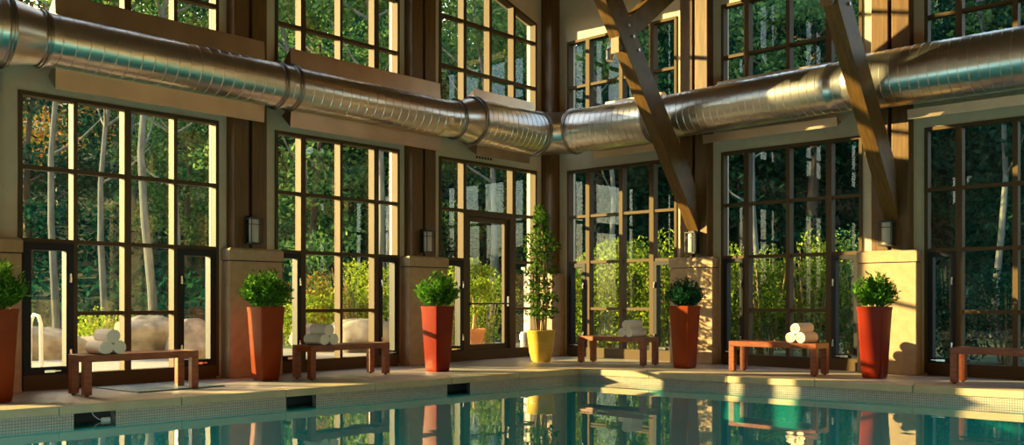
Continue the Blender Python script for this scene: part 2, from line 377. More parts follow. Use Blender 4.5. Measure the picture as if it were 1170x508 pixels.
# ------------------------------------------------------------------ timber columns, pilasters, braces
def column(T, u0, u1, top, label, w1=.17, single=False):
    o = empty('timber_column', T((u0+u1)/2, w1/2, 1.5), label=label, cat='column', group='timber columns on stone pilasters')
    c = o.location; um = (u0+u1)/2
    for p, q in ((u0, um-.022), (um+.022, u1)):
        m_ = MB(); wbox(m_, T, p, q, .0, w1, 1.5, top(p), 1.5, top(q)); m_.v = [(x-c[0],y-c[1],z-c[2]) for x,y,z in m_.v]
        m_.build('post', 'timber_v', o, bevel=.006)
    m_ = MB(); wbox(m_, T, um-.022, um+.022, .0, w1-.09, 1.5, top(um)-.01); m_.v = [(x-c[0],y-c[1],z-c[2]) for x,y,z in m_.v]
    m_.build('spacer', 'black', o)
    return o
def pilaster(T, u0, u1, label):
    o = empty('stone_pilaster', T((u0+u1)/2, .1, 0), label=label, cat='pilaster', group='stone pilasters along the glass walls'); c = o.location
    m_ = MB(); wbox(m_, T, u0+.008, u1-.008, 0, .192, 0, 1.345); m_.v = [(x-c[0],y-c[1],z) for x,y,z in m_.v]; m_.build('shaft', 'stone', o, bevel=.008)
    m_ = MB(); wbox(m_, T, u0+.02, u1-.02, 0, .18, 1.345, 1.357); m_.v = [(x-c[0],y-c[1],z) for x,y,z in m_.v]; m_.build('joint', 'dark', o)
    m_ = MB(); wbox(m_, T, u0, u1, 0, .2, 1.357, 1.475); 
    b = [T(u0,0,1.475),T(u1,0,1.475),T(u1,.2,1.475),T(u0,.2,1.475)]; t = [T(u0+.03,0,1.5),T(u1-.03,0,1.5),T(u1-.03,.175,1.5),T(u0+.03,.175,1.5)]
    m_.hexa(b, t)
    m_.v = [(x-c[0],y-c[1],z) for x,y,z in m_.v]; m_.build('cap', 'stone', o)
    return o
ceilL = lambda u: roofz(u)-.02
ceilR = lambda u: EAVE-.02
column(LW, 5.405, 5.84, ceilL, 'dark timber column between the first and second tall windows from the left')
column(LW, 2.68, 3.12, ceilL, 'dark timber column left of the glazed door bay')
column(LW, 8.33, 8.77, ceilL, 'dark timber column at the left edge of the picture')
column(LW, 11.02, 11.46, ceilL, 'timber column beyond the left edge of the picture')
column(LW, 13.74, 14.18, ceilL, 'second timber column beyond the left edge of the picture')
column(RW, 2.575, 3.015, ceilR, 'sunlit double timber column nearest the corner on the right wall')
column(RW, 5.305, 5.755, ceilR, 'timber column behind the brace near the rightmost planter')
column(RW, 8.05, 8.49, ceilR, 'timber column beyond the right edge of the picture')
column(RW, 10.79, 11.22, ceilR, 'second timber column beyond the right edge of the picture')
m_ = MB(); m_.box(0,.215,-.215,0,0,roofz(0)-.02)
tag(m_.build('corner_post', 'timber_v', bevel=.006), 'square dark timber post standing in the room corner', 'post')
pilaster(LW, 5.195, 5.915, 'stone pilaster behind the orange planter left of the second bench')
pilaster(LW, 2.46, 3.2, 'stone pilaster behind the red planter left of the glazed door')
pilaster(LW, 8.13, 8.86, 'stone pilaster at the left edge behind the cut-off planter')
pilaster(LW, 10.9, 11.58, 'stone pilaster beyond the left edge'); pilaster(LW, 13.62, 14.3, 'second stone pilaster beyond the left edge')
pilaster(RW, 2.41, 3.118, 'stone pilaster with the dark green shrub planter on the right wall')
pilaster(RW, 5.13, 5.857, 'sunlit stone pilaster behind the rightmost planter')
pilaster(RW, 7.93, 8.62, 'stone pilaster beyond the right edge'); pilaster(RW, 10.66, 11.35, 'second stone pilaster beyond the right edge')
# short stone pier in the corner beside the tall plant
m_ = MB(); m_.box(0,.33,-.33,0,0,1.32); 
o = tag(m_.build('corner_pier', 'stone', bevel=.01), 'short stone pier in the room corner behind the tall ficus', 'pier')

def brace(xc, label, strut):
    o = empty('knee_brace', (xc,-.17,1.9), label=label, cat='brace', group='diagonal timber roof braces')
    hw = .085; k = 1.25; dd = .34*math.sqrt(1+k*k)       # vertical thickness of the member
    z = lambda y: 1.86 + k*(-y-.17)
    yt = -(.17 + (roofz(0) - .36 - dd - 1.86 + .31*.17)/(k-.31))
    m_ = MB(); P = [(-.17,z(-.17)),(yt,z(yt)),(yt-.0,z(yt)+dd*.55),(-.17,z(-.17)+dd)]
    P = [(-.172,z(-.17)),(yt,z(yt)),(yt,z(yt)+dd),(-.172,z(-.17)+dd)]
    vs = [(x, y+.17, zz-1.9) for x in (-hw,hw) for y, zz in P]
    m_.poly(vs, [(3,2,1,0),(4,5,6,7),(0,1,5,4),(1,2,6,5),(2,3,7,6),(3,0,4,7)])
    m_.build('beam', 'timber_y', o, bevel=.006)
    yj = -1.9; zj = 4.14
    m_ = MB(); ks = .75; Q = [(yj-.15,zj-.15*ks-.02),( -.17, zj+ks*(-(.17)-yj)*1.0-.02)]
    t_ = .33
    vs = [(x, y+.17, zz-1.9+d_) for x in (-.065,.065) for (y, zz, d_) in ((Q[0][0],Q[0][1],0),(Q[1][0],Q[1][1],0),(Q[1][0],Q[1][1],t_),(Q[0][0],Q[0][1],t_))]
    m_.poly(vs, [(3,2,1,0),(4,5,6,7),(0,1,5,4),(1,2,6,5),(2,3,7,6),(3,0,4,7)])
    m_.build('strut', 'timber_y', o, bevel=.006)
    for dy, dz in ((0,0),(.12,-.15),(-.1,.12)):
        m_ = MB(); m_.tube([(hw-.002, yj+.17+dy+.12, zj-1.9+dz+.12),(hw+.022, yj+.17+dy+.12, zj-1.9+dz+.12)], .02, 8); m_.build('bolt', 'ring', o)
    return o
brace(2.80, 'dark diagonal timber brace with hanging spotlight nearest the corner', True)
brace(5.55, 'diagonal timber brace with sunlit underside above the rightmost planter', True)
brace(8.27, 'diagonal timber brace beyond the right edge', True); brace(11.0, 'second diagonal timber brace beyond the right edge', True)
# rafters of the trusses
for i, xc in enumerate((2.80,5.55,8.27,11.0)):
    m_ = MB(); hw = .1
    for y0, y1 in ((-.02,-9),(-9,-17.8)):
        z0, z1 = roofz(-y0), roofz(-y1)
        m_.hexa([(xc-hw,y0,z0-.32),(xc+hw,y0,z0-.32),(xc+hw,y1,z1-.32),(xc-hw,y1,z1-.32)], [(xc-hw,y0,z0),(xc+hw,y0,z0),(xc+hw,y1,z1),(xc-hw,y1,z1)])
    tag(m_.build('rafter', 'timber_y'), 'roof rafter above the picture spanning the hall, %s from the left gable' % ('first','second','third','fourth')[i], 'rafter', 'roof rafters')

# ------------------------------------------------------------------ ducts
def duct_section(path_fn, s0, s1, r0, r1, parent, origin, seam=.105, name='duct_section', m='steel'):
    """tube with raised spiral seams between s0 and s1 along path_fn"""
    mb = MB(); pts = []; rs = []
    n = max(1, int(round(abs(s1-s0)/seam))); 
    for i in range(n):
        a = s0+(s1-s0)*i/n; b = s0+(s1-s0)*(i+1)/n; ra = r0+(r1-r0)*i/n; rb = r0+(r1-r0)*(i+1)/n
        for t, e in ((0,0),(.90,0),(.93,.004),(.97,.004)):
            pts.append(Vector(path_fn(a+(b-a)*t))-Vector(origin)); rs.append(ra+(rb-ra)*t+e)
    pts.append(Vector(path_fn(s1))-Vector(origin)); rs.append(r1)
    mb.tube(pts, rs, 56, cap=False); return mb.build(name, m, parent, smooth=True)
def ring(path_fn, s, r, parent, origin, wd=.035):
    mb = MB(); c = lambda t: Vector(path_fn(t))-Vector(origin)
    mb.tube([c(s-wd),c(s-wd*.8),c(s-wd*.8+.001),c(s-.004),c(s-.003),c(s+.003),c(s+.004),c(s+wd*.8-.001),c(s+wd*.8),c(s+wd)],
            [r,r+.012,r+.018,r+.018,r+.03,r+.03,r+.018,r+.018,r+.012,r], 56, cap=False)
    return mb.build('coupling_ring', 'ring', parent, smooth=True)
ZD = 3.42
AX = .50
pL = lambda s: (AX, -s, ZD - .045*min(max((s-2.3)/.6,0),1))
pR = lambda s: (s, -AX-.05*min(max((s-2.6)/2.4,0),1), 3.46 + .03*min(max((s-2.6)/3,0),1))
oL = (AX, -4.5, ZD); oR = (4.5, -AX, 3.46)
dl = empty('air_duct', oL, label='round galvanised air duct running along the left glass wall up to the corner', cat='duct')
dr = empty('air_duct', oR, label='round galvanised air duct running along the right wall from the corner', cat='duct')
RBIG, RSM = .32, .25
duct_section(pL, .93, 2.30, RBIG, RBIG, dl, oL)
duct_section(pL, 2.30, 2.62, RBIG, RSM, dl, oL, seam=1, name='duct_reducer')
duct_section(pL, 2.62, 5.40, RSM, RSM, dl, oL, seam=.13)
duct_section(pL, 5.40, 8.10, RSM, RSM, dl, oL, seam=.13)
duct_section(pL, 8.10, 8.42, RSM, RBIG, dl, oL, seam=1, name='duct_reducer')
duct_section(pL, 8.42, 10.6, RBIG, RBIG, dl, oL)
for s, r in ((.93,RBIG),(2.30,RBIG),(2.64,RSM),(5.30,RSM),(5.50,RSM),(8.08,RSM),(8.42,RBIG)): ring(pL, s, r, dl, oL)
R2r = .30; R3r = .33
duct_section(pR, .93, 2.35, RBIG, RBIG, dr, oR)
duct_section(pR, 2.35, 2.6, RBIG, R2r, dr, oR, seam=1, name='duct_reducer')
duct_section(pR, 2.6, 5.2, R2r, R2r, dr, oR)
duct_section(pR, 5.2, 5.36, R2r, R3r, dr, oR, seam=1, name='duct_reducer')
duct_section(pR, 5.36, 10.6, R3r, R3r, dr, oR)
for s, r in ((.93,RBIG),(2.35,RBIG),(5.38,R3r)): ring(pR, s, r, dr, oR)
# mitred corner elbow: three gores
def elbow():
    mb = MB(); c = Vector((.93,-.93,0)); pts = []; 
    A = Vector((AX,-.93,ZD)); B = Vector((AX,-.56,ZD+.01)); B2 = Vector((.56,-AX,ZD+.03)); Cc = Vector((.93,-AX,3.46))
    n = 56; secs = [(A, Vector((0,1,0)), Vector((0,1,0))), (Vector((AX,-AX-.18,ZD+.01)), None, None), (Vector((AX+.18,-AX,ZD+.03)), None, None), (Cc, None, None)]
    # cross sections cut by planes through the bend centre
    centre = Vector((1.05,-1.05,ZD)); out = []
    for ang in (0, 22.5, 67.5, 90):
        a = math.radians(ang); d = Vector((-math.cos(a), math.sin(a), 0))   # from centre outwards
        R = (1.05-AX)/ (1 if ang in (0,90) else math.cos(math.radians(22.5)))
        k = 1 if ang in (0,90) else 1/math.cos(math.radians(22.5))
        p = centre + d*R
        p.z = ZD + (3.46-ZD)*ang/90
        for j in range(n):
            t = 2*math.pi*j/n; q = p + d*(math.cos(t)*RBIG*k) + Vector((0,0,math.sin(t)*RBIG)); mb.v.append(tuple(q-Vector(oL)))
    for i in range(3):
        for j in range(n): mb.f.append((i*n+j, i*n+(j+1)%n, (i+1)*n+(j+1)%n, (i+1)*n+j))
    return mb.build('corner_elbow', 'steel', dl, smooth=True)
elbow()
duct_section(pL, .93, 1.05, RBIG, RBIG, dl, oL, seam=1); duct_section(pR, .93, 1.05, RBIG, RBIG, dr, oR, seam=1)
# sheet-metal baffles above and below the duct
def baffle(T, s0, s1, wf, zb, zt, depth, parent, origin, nm):
    """triangular prism: front plate at w=wf from zb to zt, back ridge behind"""
    mb = MB(); up = zt > zb
    ins = .12*0
    P = [(wf, zb), (wf-.02, zt), (wf-depth, (zb+zt)/2-(.02 if up else -.02))]
    vs = []
    for s in (s0, s1):
        for w_, z in P: vs.append(Vector(T(s, w_, z))-Vector(origin))
    mb.poly(vs, [(0,1,2),(5,4,3),(0,3,4,1),(1,4,5,2),(2,5,3,0)])
    return mb.build(nm, 'sheet', parent, bevel=.004)
for s0, s1 in ((5.62,7.93),(2.86,5.27)):
    baffle(LW, s0, s1, .47, 3.56, 3.86, .2, dl, oL, 'upper_baffle'); baffle(LW, s0, s1, .47, 3.20, 2.93, .2, dl, oL, 'lower_baffle')
baffle(LW, .85, 2.15, .42, 3.66, 3.92, .2, dl, oL, 'upper_baffle'); baffle(LW, .95, 2.10, .42, 3.16, 2.97, .2, dl, oL, 'lower_baffle')
for s0, s1, z0, z1 in ((1.15,2.5,3.14,3.04),(3.05,4.95,3.17,3.05),(5.80,8.0,3.14,3.02)):
    baffle(RW, s0, s1, .36, z0, z1, .16, dr, oR, 'lower_baffle'); baffle(RW, s0+.2, s1-.1, .32, 3.72, 3.88, .16, dr, oR, 'upper_baffle')
# hanger straps to the wall
for T, par, org, ss, r in ((LW, dl, oL, (5.62,8.35), RSM), (RW, dr, oR, (5.53,), R3r), (RW, dr, oR, (2.8,), R2r)):
    for s in ss:
        mb = MB(); wbox(mb, T, s-.03, s+.03, .17, AX-r+.06, 3.42, 3.5); mb.v = [tuple(Vector(v)-Vector(org)) for v in mb.v]; mb.build('bracket', 'ring', par)
# wall vent grille
mb = MB(); wbox(mb, LW, 1.36, 1.74, 0, .012, 3.0, 3.06); g = mb.build('frame','plaster'); g.name = 'wall_vent'
tag(g, 'small slotted vent grille in the wall under the duct above the door', 'vent')
for k in range(6):
    mb = MB(); wbox(mb, LW, 1.38+k*.06, 1.42+k*.06, .012, .014, 3.01, 3.05); mb.build('slot', 'dark', g)

# ------------------------------------------------------------------ deck, coping, pool
PA = (1.50,-9.40); PB = (2.20,-2.02); PC = (7.30,-1.45); PD = (9.2,-1.25); PE = (13,-1.25); PF = (13,-10.4); PG = (1.42,-10.4)
pool = [PG, PA, PB, PC, PD, PE, PF]
def offs(poly, d):
    out = []; n = len(poly)
    for i in range(n):
        p0, p1, p2 = Vector(poly[i-1]), Vector(poly[i]), Vector(poly[(i+1)%n])
        a = (p1-p0).normalized(); b = (p2-p1).normalized(); na = Vector((-a.y,a.x)); nb = Vector((-b.y,b.x))
        m = (na+nb).normalized(); out.append(tuple(p1 + m*d/max(.3,m.dot(na))))
    return out
inner = pool; outer = offs(pool, .32)
if abs(outer[2][0]) > pool[2][0]: outer = offs(pool, -.32)
rect = [(0,-18),(0,-9.4),(0,0),(7.3,0),(9.2,0),(16,0),(16,-18)]
mb = MB(); n = 7
for i in range(n):
    j = (i+1)%n
    q = [outer[i], outer[j], rect[j], rect[i]]
    mb.prism(q, -.3, -.001)
struct(mb.build('floor', 'deck'), 'pinkish grey stone tiled pool deck', 'floor')
mb = MB()
for i in range(n):
    j = (i+1)%n; a0, a1, b0, b1 = Vector(inner[i]), Vector(inner[j]), Vector(outer[i]), Vector(outer[j])
    L = (a1-a0).length; k = max(1, round(L/1.02))
    for t in range(k):
        e = .0025/L; t0, t1 = t/k + (e if t else 0), (t+1)/k - (e if t < k-1 else 0)
        a_in0 = a0.lerp(a1,t0); a_in1 = a0.lerp(a1,t1)
        mb.prism([tuple(a_in0),tuple(a_in1),tuple(b0.lerp(b1,t1)),tuple(b0.lerp(b1,t0))], -.075, .0)
struct(mb.build('pool_coping', 'coping', bevel=.006), 'tan stone coping along the pool edge', 'coping')
# pool wall: set back 2 cm below the coping, skimmer mouths left open in the left side
ip = offs(pool, .02 if Vector(offs(pool,.02)[2]).x < 2.2 else -.02)
ob = offs(pool, .30 if Vector(offs(pool,.30)[2]).x < 2.2 else -.30)
mouths = [(-8.22,-7.87),(-6.22,-5.88),(-4.18,-3.84)]
mb = MB(); plaster = MB(); rec = MB()
def seg(a0,a1,b0,b1,t0,t1,z0,z1,m): m.prism([tuple(a0.lerp(a1,t0)),tuple(a0.lerp(a1,t1)),tuple(b0.lerp(b1,t1)),tuple(b0.lerp(b1,t0))], z0, z1)
for i in range(n):
    j = (i+1)%n; a0, a1, b0, b1 = Vector(ip[i]), Vector(ip[j]), Vector(ob[i]), Vector(ob[j])
    seg(a0,a1,b0,b1,0,1,-1.6,-.21,plaster)
    if i == 1:
        ts = [0]
        for y0, y1 in mouths: ts += [(y0-a0.y)/(a1.y-a0.y), (y1-a0.y)/(a1.y-a0.y)]
        ts.append(1)
        for k in range(0,len(ts),2): seg(a0,a1,b0,b1,ts[k],ts[k+1],-.21,-.075,mb)
        for k in range(1,len(ts)-1,2):
            c0, c1 = a0.lerp(b0,.93), a1.lerp(b1,.93); seg(c0,c1,b0,b1,ts[k]-.001,ts[k+1]+.001,-.21,-.075,rec)
    else: seg(a0,a1,b0,b1,0,1,-.21,-.075,mb)
struct(mb.build('pool_tile_band', 'mosaic'), 'small square mosaic tile band at the waterline', 'tile band')
struct(rec.build('skimmer_recess', 'dark'), 'dark skimmer openings in the left pool wall', 'recess')
plaster.prism(ob, -1.75, -1.6)
struct(plaster.build('pool_basin', 'poolwall'), 'turquoise pool basin under the water', 'pool')
mb = MB(); mb.poly([(x,y,-.15) for x,y in ip], [tuple(range(n))])
struct(mb.build('pool_water', 'water'), 'calm turquoise pool water reflecting the windows', 'water')
# unseen lamps added under water to brighten the pool
for i, (x, y, dx, dy) in enumerate(((3.5,-10.3,0,1),(6.5,-10.3,0,1),(9.5,-10.3,0,1),(12.9,-7.5,-1,0),(12.9,-4,-1,0))):
    o = empty('pool_fill_lamp', (x,y,-.75), label='added underwater fill lamp that brightens the pool, unseen below the picture', cat='lamp', group='added underwater fill lamps')
    mb = MB(); a = .11; mb.tube([(0,0,0),(dx*.03,dy*.03,0)], [a,a*.9], 20); mb.build('housing', 'chrome', o)
    ld = bpy.data.lights.new('pool_fill_light', 'AREA'); ld.shape = 'DISK'; ld.size = .2; ld.energy = 24; ld.color = (.85,1,.95); lo = bpy.data.objects.new('bulb', ld); COL.objects.link(lo); lo.parent = o
    lo.location = (dx*.05,dy*.05,0); lo.rotation_euler = Vector((-dx,-dy,.08)).to_track_quat('Z','Y').to_euler()
# floating thermometer on a cord at the skimmer
fl = empty('pool_thermometer', (1.69,-7.99,-.15), label='small white floating gauge on a cord at the left skimmer opening', cat='thermometer')
mb = MB(); mb.tube([(0,-.035,.012),(0,.035,.012)], .018, 12); mb.build('float', 'white', fl, smooth=True)
mb = MB(); mb.tube([(-.04,-.10,.075),(-.03,-.09,.05),(-.01,-.06,.02),(0,-.035,.012)], .0035, 6); mb.build('cord', 'white', fl)
# drain mat
mb = MB(); 
def mat_blue():
    m = mat('mat_grid', (.13,.19,.24), .5); n, l, b = nodes(m); tc = n.new('ShaderNodeTexCoord'); ck = n.new('ShaderNodeTexChecker'); ck.inputs['Scale'].default_value = 55
    ck.inputs[1].default_value = (.03,.05,.07,1); ck.inputs[2].default_value = (.16,.24,.32,1); l.new(tc.outputs['Object'], ck.inputs[0]); l.new(ck.outputs[0], b.inputs['Base Color']); return m
M['mat'] = mat_blue()
mb.prism([(.22,-7.45),(1.02,-7.38),(1.02,-6.45),(.22,-6.55)], .0, .012)
tag(mb.build('floor_mat', 'mat', bevel=.004), 'thin blue grey gridded floor mat under the leftmost bench', 'mat')

# ------------------------------------------------------------------ benches and towels
def bench(loc, rz, label):
    o = empty('bench', loc, rz, label, 'bench', 'wooden poolside benches')
    L, D, H, t = 1.14, .36, .385, .065
    mb = MB(); mb.box(-L/2,L/2,-D/2,-D/2+.03,H-t,H); mb.box(-L/2,L/2,D/2-.03,D/2,H-t,H); mb.box(-L/2,-L/2+.03,-D/2+.03,D/2-.03,H-t,H); mb.box(L/2-.03,L/2,-D/2+.03,D/2-.03,H-t,H)
    mb.build('seat_frame', 'bench', o, bevel=.003)
    mb = MB(); k = 4; wv = (D-.06)/k
    for i in range(k): mb.box(-L/2+.03,L/2-.03,-D/2+.03+i*wv+.003,-D/2+.03+(i+1)*wv-.003,H-.03,H-.002)
    mb.build('seat', 'bench', o)
    for sx in (-1,1):
        for sy in (-1,1):
            mb = MB(); x = sx*(L/2-.036); y = sy*(D/2-.036)
            mb.box(x-.036,x+.036,y-.036,y+.036,.012,H-t); lg = mb.build('leg', 'bench', o, bevel=.004)
            mb = MB(); mb.lathe([(.018,0),(.022,.012)], (x,y,0), 12); mb.build('foot', 'black', lg)
    return o
B = [((.86,-7.33,0), math.pi/2, 'reddish wooden bench by the leftmost tall window, on the blue grey mat'),
     ((.92,-4.87,0), math.pi/2, 'reddish wooden bench between the orange and the red planter on the left'),
     ((2.05,-.96,0), 0, 'wooden bench just right of the yellow planter and the corner'),
     ((4.47,-.97,0), 0, 'wooden bench between the two planters on the right wall'),
     ((7.05,-.84,0), 0, 'empty sunlit wooden bench cut off by the right edge')]
for loc, rz, lab in B: bench(loc, rz, lab)
def towel_meshes():
    mb = MB(); Ln, r = .33, .064; prof = [(.001,-Ln/2+.010),(r*.6,-Ln/2+.003),(r*.93,-Ln/2),(r,-Ln/2+.006),(r*1.01,0),(r,Ln/2-.006),(r*.93,Ln/2),(r*.6,Ln/2-.003),(.001,Ln/2-.010)]
    mb.lathe(prof, n=28); mb.v = [(z, y+ .002*math.sin(9*z+3*x), x) for x,y,z in mb.v]
    mb.v = [(x, y*1.03, z*.97) for x,y,z in mb.v]
    b = mb.build('rolled_towel', 'towel', smooth=True)
    # spiral edge on both ends, and the flap line
    mb = MB()
    for e in (-1,1):
        mb = MB(); pts = []; 
        for i in range(46):
            a = i*.36; rr = .006+ .051*i/45; pts.append((e*(Ln/2-.002), rr*math.cos(a), rr*math.sin(a)))
        mb.tube(pts, .0042, 6); mb.build('rolled_edge', 'towel', b, smooth=True)
    mb = MB(); mb.tube([(-Ln/2+.01,.034,.052),(0,.034,.053),(Ln/2-.01,.034,.052)], .004, 6); mb.build('hem', 'towel', b)
    return b
tw = towel_meshes(); first = True
names = ['lower front','lower rear','topmost']
def place_towel(x, y, z, rz, rx, label, group):
    global first
    o = tw if first else copy_tree(tw); first = False
    o.location = (x,y,z); o.rotation_euler = (rx, 0, rz); tag(o, label, 'towel', group)
H = .385; r = .0635
stk = [((.86,-7.62),(0,1),'leftmost bench, by the mat'),((.92,-5.17),(0,1),'second bench from the left'),((2.30,-.96),(1,0),'bench next to the yellow planter'),((4.78,-.97),(1,0),'bench between the two right-hand planters')]
for (x,y),(ax,ay),where in stk:
    d = .0665; rz = 0 if ay else -math.pi/2; tilt = random.uniform(-.08,.08)
    lab = ('nearer the left end of the bench','nearer the middle of the bench') 
    place_towel(x-ax*d, y-ay*d, H+r-.002, rz+tilt*.5, .2, 'white rolled towel on %s, lower left' % where, 'rolled white towels on the benches')
    place_towel(x+ax*d, y+ay*d, H+r-.002, rz-.04, 1.9, 'white rolled towel on %s, lower right' % where, 'rolled white towels on the benches')
    place_towel(x+ax*.006, y+ay*.006, H+r+.108, rz+tilt, 3.5, 'white rolled towel on %s, topmost' % where, 'rolled white towels on the benches')

# ------------------------------------------------------------------ foliage helpers
def leaf_object(name, centres, sizes, m, parent=None, aspect=.5, dirs=None, flat=0.0):
    N = len(centres); c = np.asarray(centres, float); s = np.asarray(sizes, float).reshape(-1,1)
    a = rng.normal(size=(N,3)) if dirs is None else np.asarray(dirs, float) + rng.normal(size=(N,3))*.15
    a /= np.linalg.norm(a, axis=1, keepdims=True)
    b = rng.normal(size=(N,3)); b[:,2] *= (1-flat); b -= (b*a).sum(1, keepdims=True)*a; b /= np.linalg.norm(b, axis=1, keepdims=True)
    v = np.empty((N,4,3)); v[:,0] = c - a*s*.5; v[:,1] = c + b*s*aspect*.5; v[:,2] = c + a*s*.5; v[:,3] = c - b*s*aspect*.5
    me = bpy.data.meshes.new(name); me.vertices.add(N*4); me.vertices.foreach_set('co', v.reshape(-1))
    me.loops.add(N*4); me.loops.foreach_set('vertex_index', np.arange(N*4)); me.polygons.add(N)
    me.polygons.foreach_set('loop_start', np.arange(N)*4); me.update(calc_edges=True); me.materials.append(M[m])
    o = bpy.data.objects.new(name, me); COL.objects.link(o)
    if parent: o.parent = parent
    return o
def crown_points(n, cen, rad, clumps, cr):
    cc = rng.normal(size=(clumps,3)); cc /= np.linalg.norm(cc,axis=1,keepdims=True); cc *= rng.uniform(.25,1,(clumps,1))**.5
    cc = cc*np.array(rad)+np.array(cen); k = rng.integers(0,clumps,n)
    p = rng.normal(size=(n,3)); p /= np.linalg.norm(p,axis=1,keepdims=True); p *= rng.uniform(.1,1,(n,1))**.4*cr*np.array([1,1,.6])
    return cc[k]+p
def fern_foliage(name, m, parent, zb, R=.24, Hh=.40, n=170, seed=0, leaf=.03):
    r_ = np.random.default_rng(seed); C_ = []; D_ = []; stems = MB()
    for i in range(n):
        a = r_.uniform(0,2*math.pi); rad = R*r_.uniform(.05,1)**.6; h = Hh*(1-.5*(rad/R)**2)*r_.uniform(.62,1.15)
        tip = np.array([rad*math.cos(a), rad*math.sin(a), zb+h]); base = np.array([.25*rad*math.cos(a), .25*rad*math.sin(a), zb])
        ctl = (base+tip)/2 + np.array([0,0,.10*h])
        q = lambda t: (1-t)**2*base + 2*t*(1-t)*ctl + t*t*tip
        if i % 3 == 0: stems.tube([q(t) for t in (0,.5,1)], [.003,.002,.001], 4)
        for t in np.linspace(.25,1,15):
            p = q(t); tan = q(min(t+.02,1.02))-q(t-.02); tan /= np.linalg.norm(tan); sd = r_.normal(size=3); sd -= sd.dot(tan)*tan; sd /= np.linalg.norm(sd)
            d = tan*.8+sd*.75; d /= np.linalg.norm(d); C_.append(p+d*leaf*.5); D_.append(d)
    stems.build('stem', m, parent)
    return leaf_object(name, C_, np.full(len(C_), leaf)*r_.uniform(.8,1.4,len(C_)), m, parent, .28, D_)

# ------------------------------------------------------------------ planters
def rsq(a, rc, n=5):
    pts = []
    for cx, cy, st in ((1,1,0),(-1,1,90),(-1,-1,180),(1,-1,270)):
        for k in range(n+1):
            t = math.radians(st+90*k/n); pts.append((cx*(a-rc)+rc*math.cos(t), cy*(a-rc)+rc*math.sin(t)))
    return pts
def planter(x, y, m, leafm, label, seed, R=.275, Hh=.42, n=150, leaf=.062, cat='potted plant'):
    o = empty('potted_shrub', (x,y,0), 0, label, cat, 'tall square-tapered planters with shrubs')
    mb = MB(); prof = [(.100,0),(.108,.012),(.115,.05),(.150,.76),(.156,.80),(.157,.815),(.152,.82),(.138,.82),(.136,.79),(.134,.74)]
    rings = [rsq(a, .022) for a, z in prof]; k = len(rings[0])
    for (a,z), rg in zip(prof, rings): mb.v += [(px,py,z) for px,py in rg]
    for i in range(len(prof)-1):
        for j in range(k): mb.f.append((i*k+j, i*k+(j+1)%k, (i+1)*k+(j+1)%k, (i+1)*k+j))
    mb.f.append(tuple(range(k-1,-1,-1))); mb.f.append(tuple((len(prof)-1)*k+j for j in range(k)))
    mb.build('planter', m, o, smooth=True)
    mb = MB(); mb.prism(rsq(.136,.02), .74, .79); mb.build('soil', 'soil', o)
    fern_foliage('foliage', leafm, o, .78, R, Hh, n, seed, leaf)
    return o
planter(.70,-5.76,'glazed','leaf_fern','tall orange planter with a bright feathery shrub, between the first two benches from the left',1)
planter(1.18,-3.59,'glazed_red','leaf_fern','tall red-orange planter with a bright feathery shrub, left of the glazed door',2)
planter(3.17,-1.00,'glazed','leaf_spruce','tall orange planter with a dark bluish green rounded shrub on the right wall',3, R=.25, Hh=.38, n=260, leaf=.042)
planter(5.60,-.83,'glazed_red','leaf_fern','tall red planter with a bright feathery shrub before the sunlit pilaster',4, R=.26, Hh=.38)
planter(.86,-8.60,'glazed','leaf_fern','orange planter with a green shrub cut off by the left edge',5)
# yellow pot with the tall ficus
yp = empty('potted_ficus', (.98,-1.36,0), 0, 'tall slender leafy ficus in a yellow banded pot in the room corner', 'potted plant')
mb = MB(); mb.lathe([(.125,0),(.135,.012),(.150,.05),(.168,.13),(.170,.138),(.175,.139),(.176,.15),(.172,.152),(.188,.25),(.189,.262),(.195,.264),(.195,.276),(.192,.278),(.204,.42),(.212,.43),(.214,.455),(.205,.46),(.19,.46),(.185,.43)], n=40)
mb.build('pot', 'yellow', yp, smooth=True)
mb = MB(); mb.lathe([(.188,.40),(.188,.44),(.1,.452),(.001,.455)], n=24); mb.build('pebble_cover', 'pebbles', yp)
for i in range(7):
    a = i*.9; mb = MB(); x0, y0 = .07*math.cos(a), .07*math.sin(a)
    pts = [(x0+.045*math.sin(2.2*t+i)*t**.4, y0+.045*math.cos(1.9*t+2*i)*t**.4, .44+t) for t in np.linspace(0,1.55-.1*(i%4),9)]
    mb.tube(pts, [.014-.0009*k for k in range(9)], 7); mb.build('stem', 'cane', yp, smooth=True)
cs = []
for z, r_, n_ in ((.72,.22,520),(.92,.24,620),(1.12,.19,380),(1.32,.23,520),(1.52,.19,380),(1.66,.25,560),(1.80,.22,430),(1.95,.12,200),(2.08,.12,240),(2.2,.08,120)):
    n_ = int(n_*.62); p = rng.normal(size=(n_,3)); p /= np.linalg.norm(p,axis=1,keepdims=True); p *= rng.uniform(.15,1.25,(n_,1))**.5*np.array([r_*1.08,r_*1.08,.10]); p[:,2] += z; p[:,0] += rng.uniform(-.03,.03); cs.append(p)
cs = np.vstack(cs); leaf_object('foliage', cs, rng.uniform(.04,.07,len(cs)), 'leaf_ficus', yp, .5)

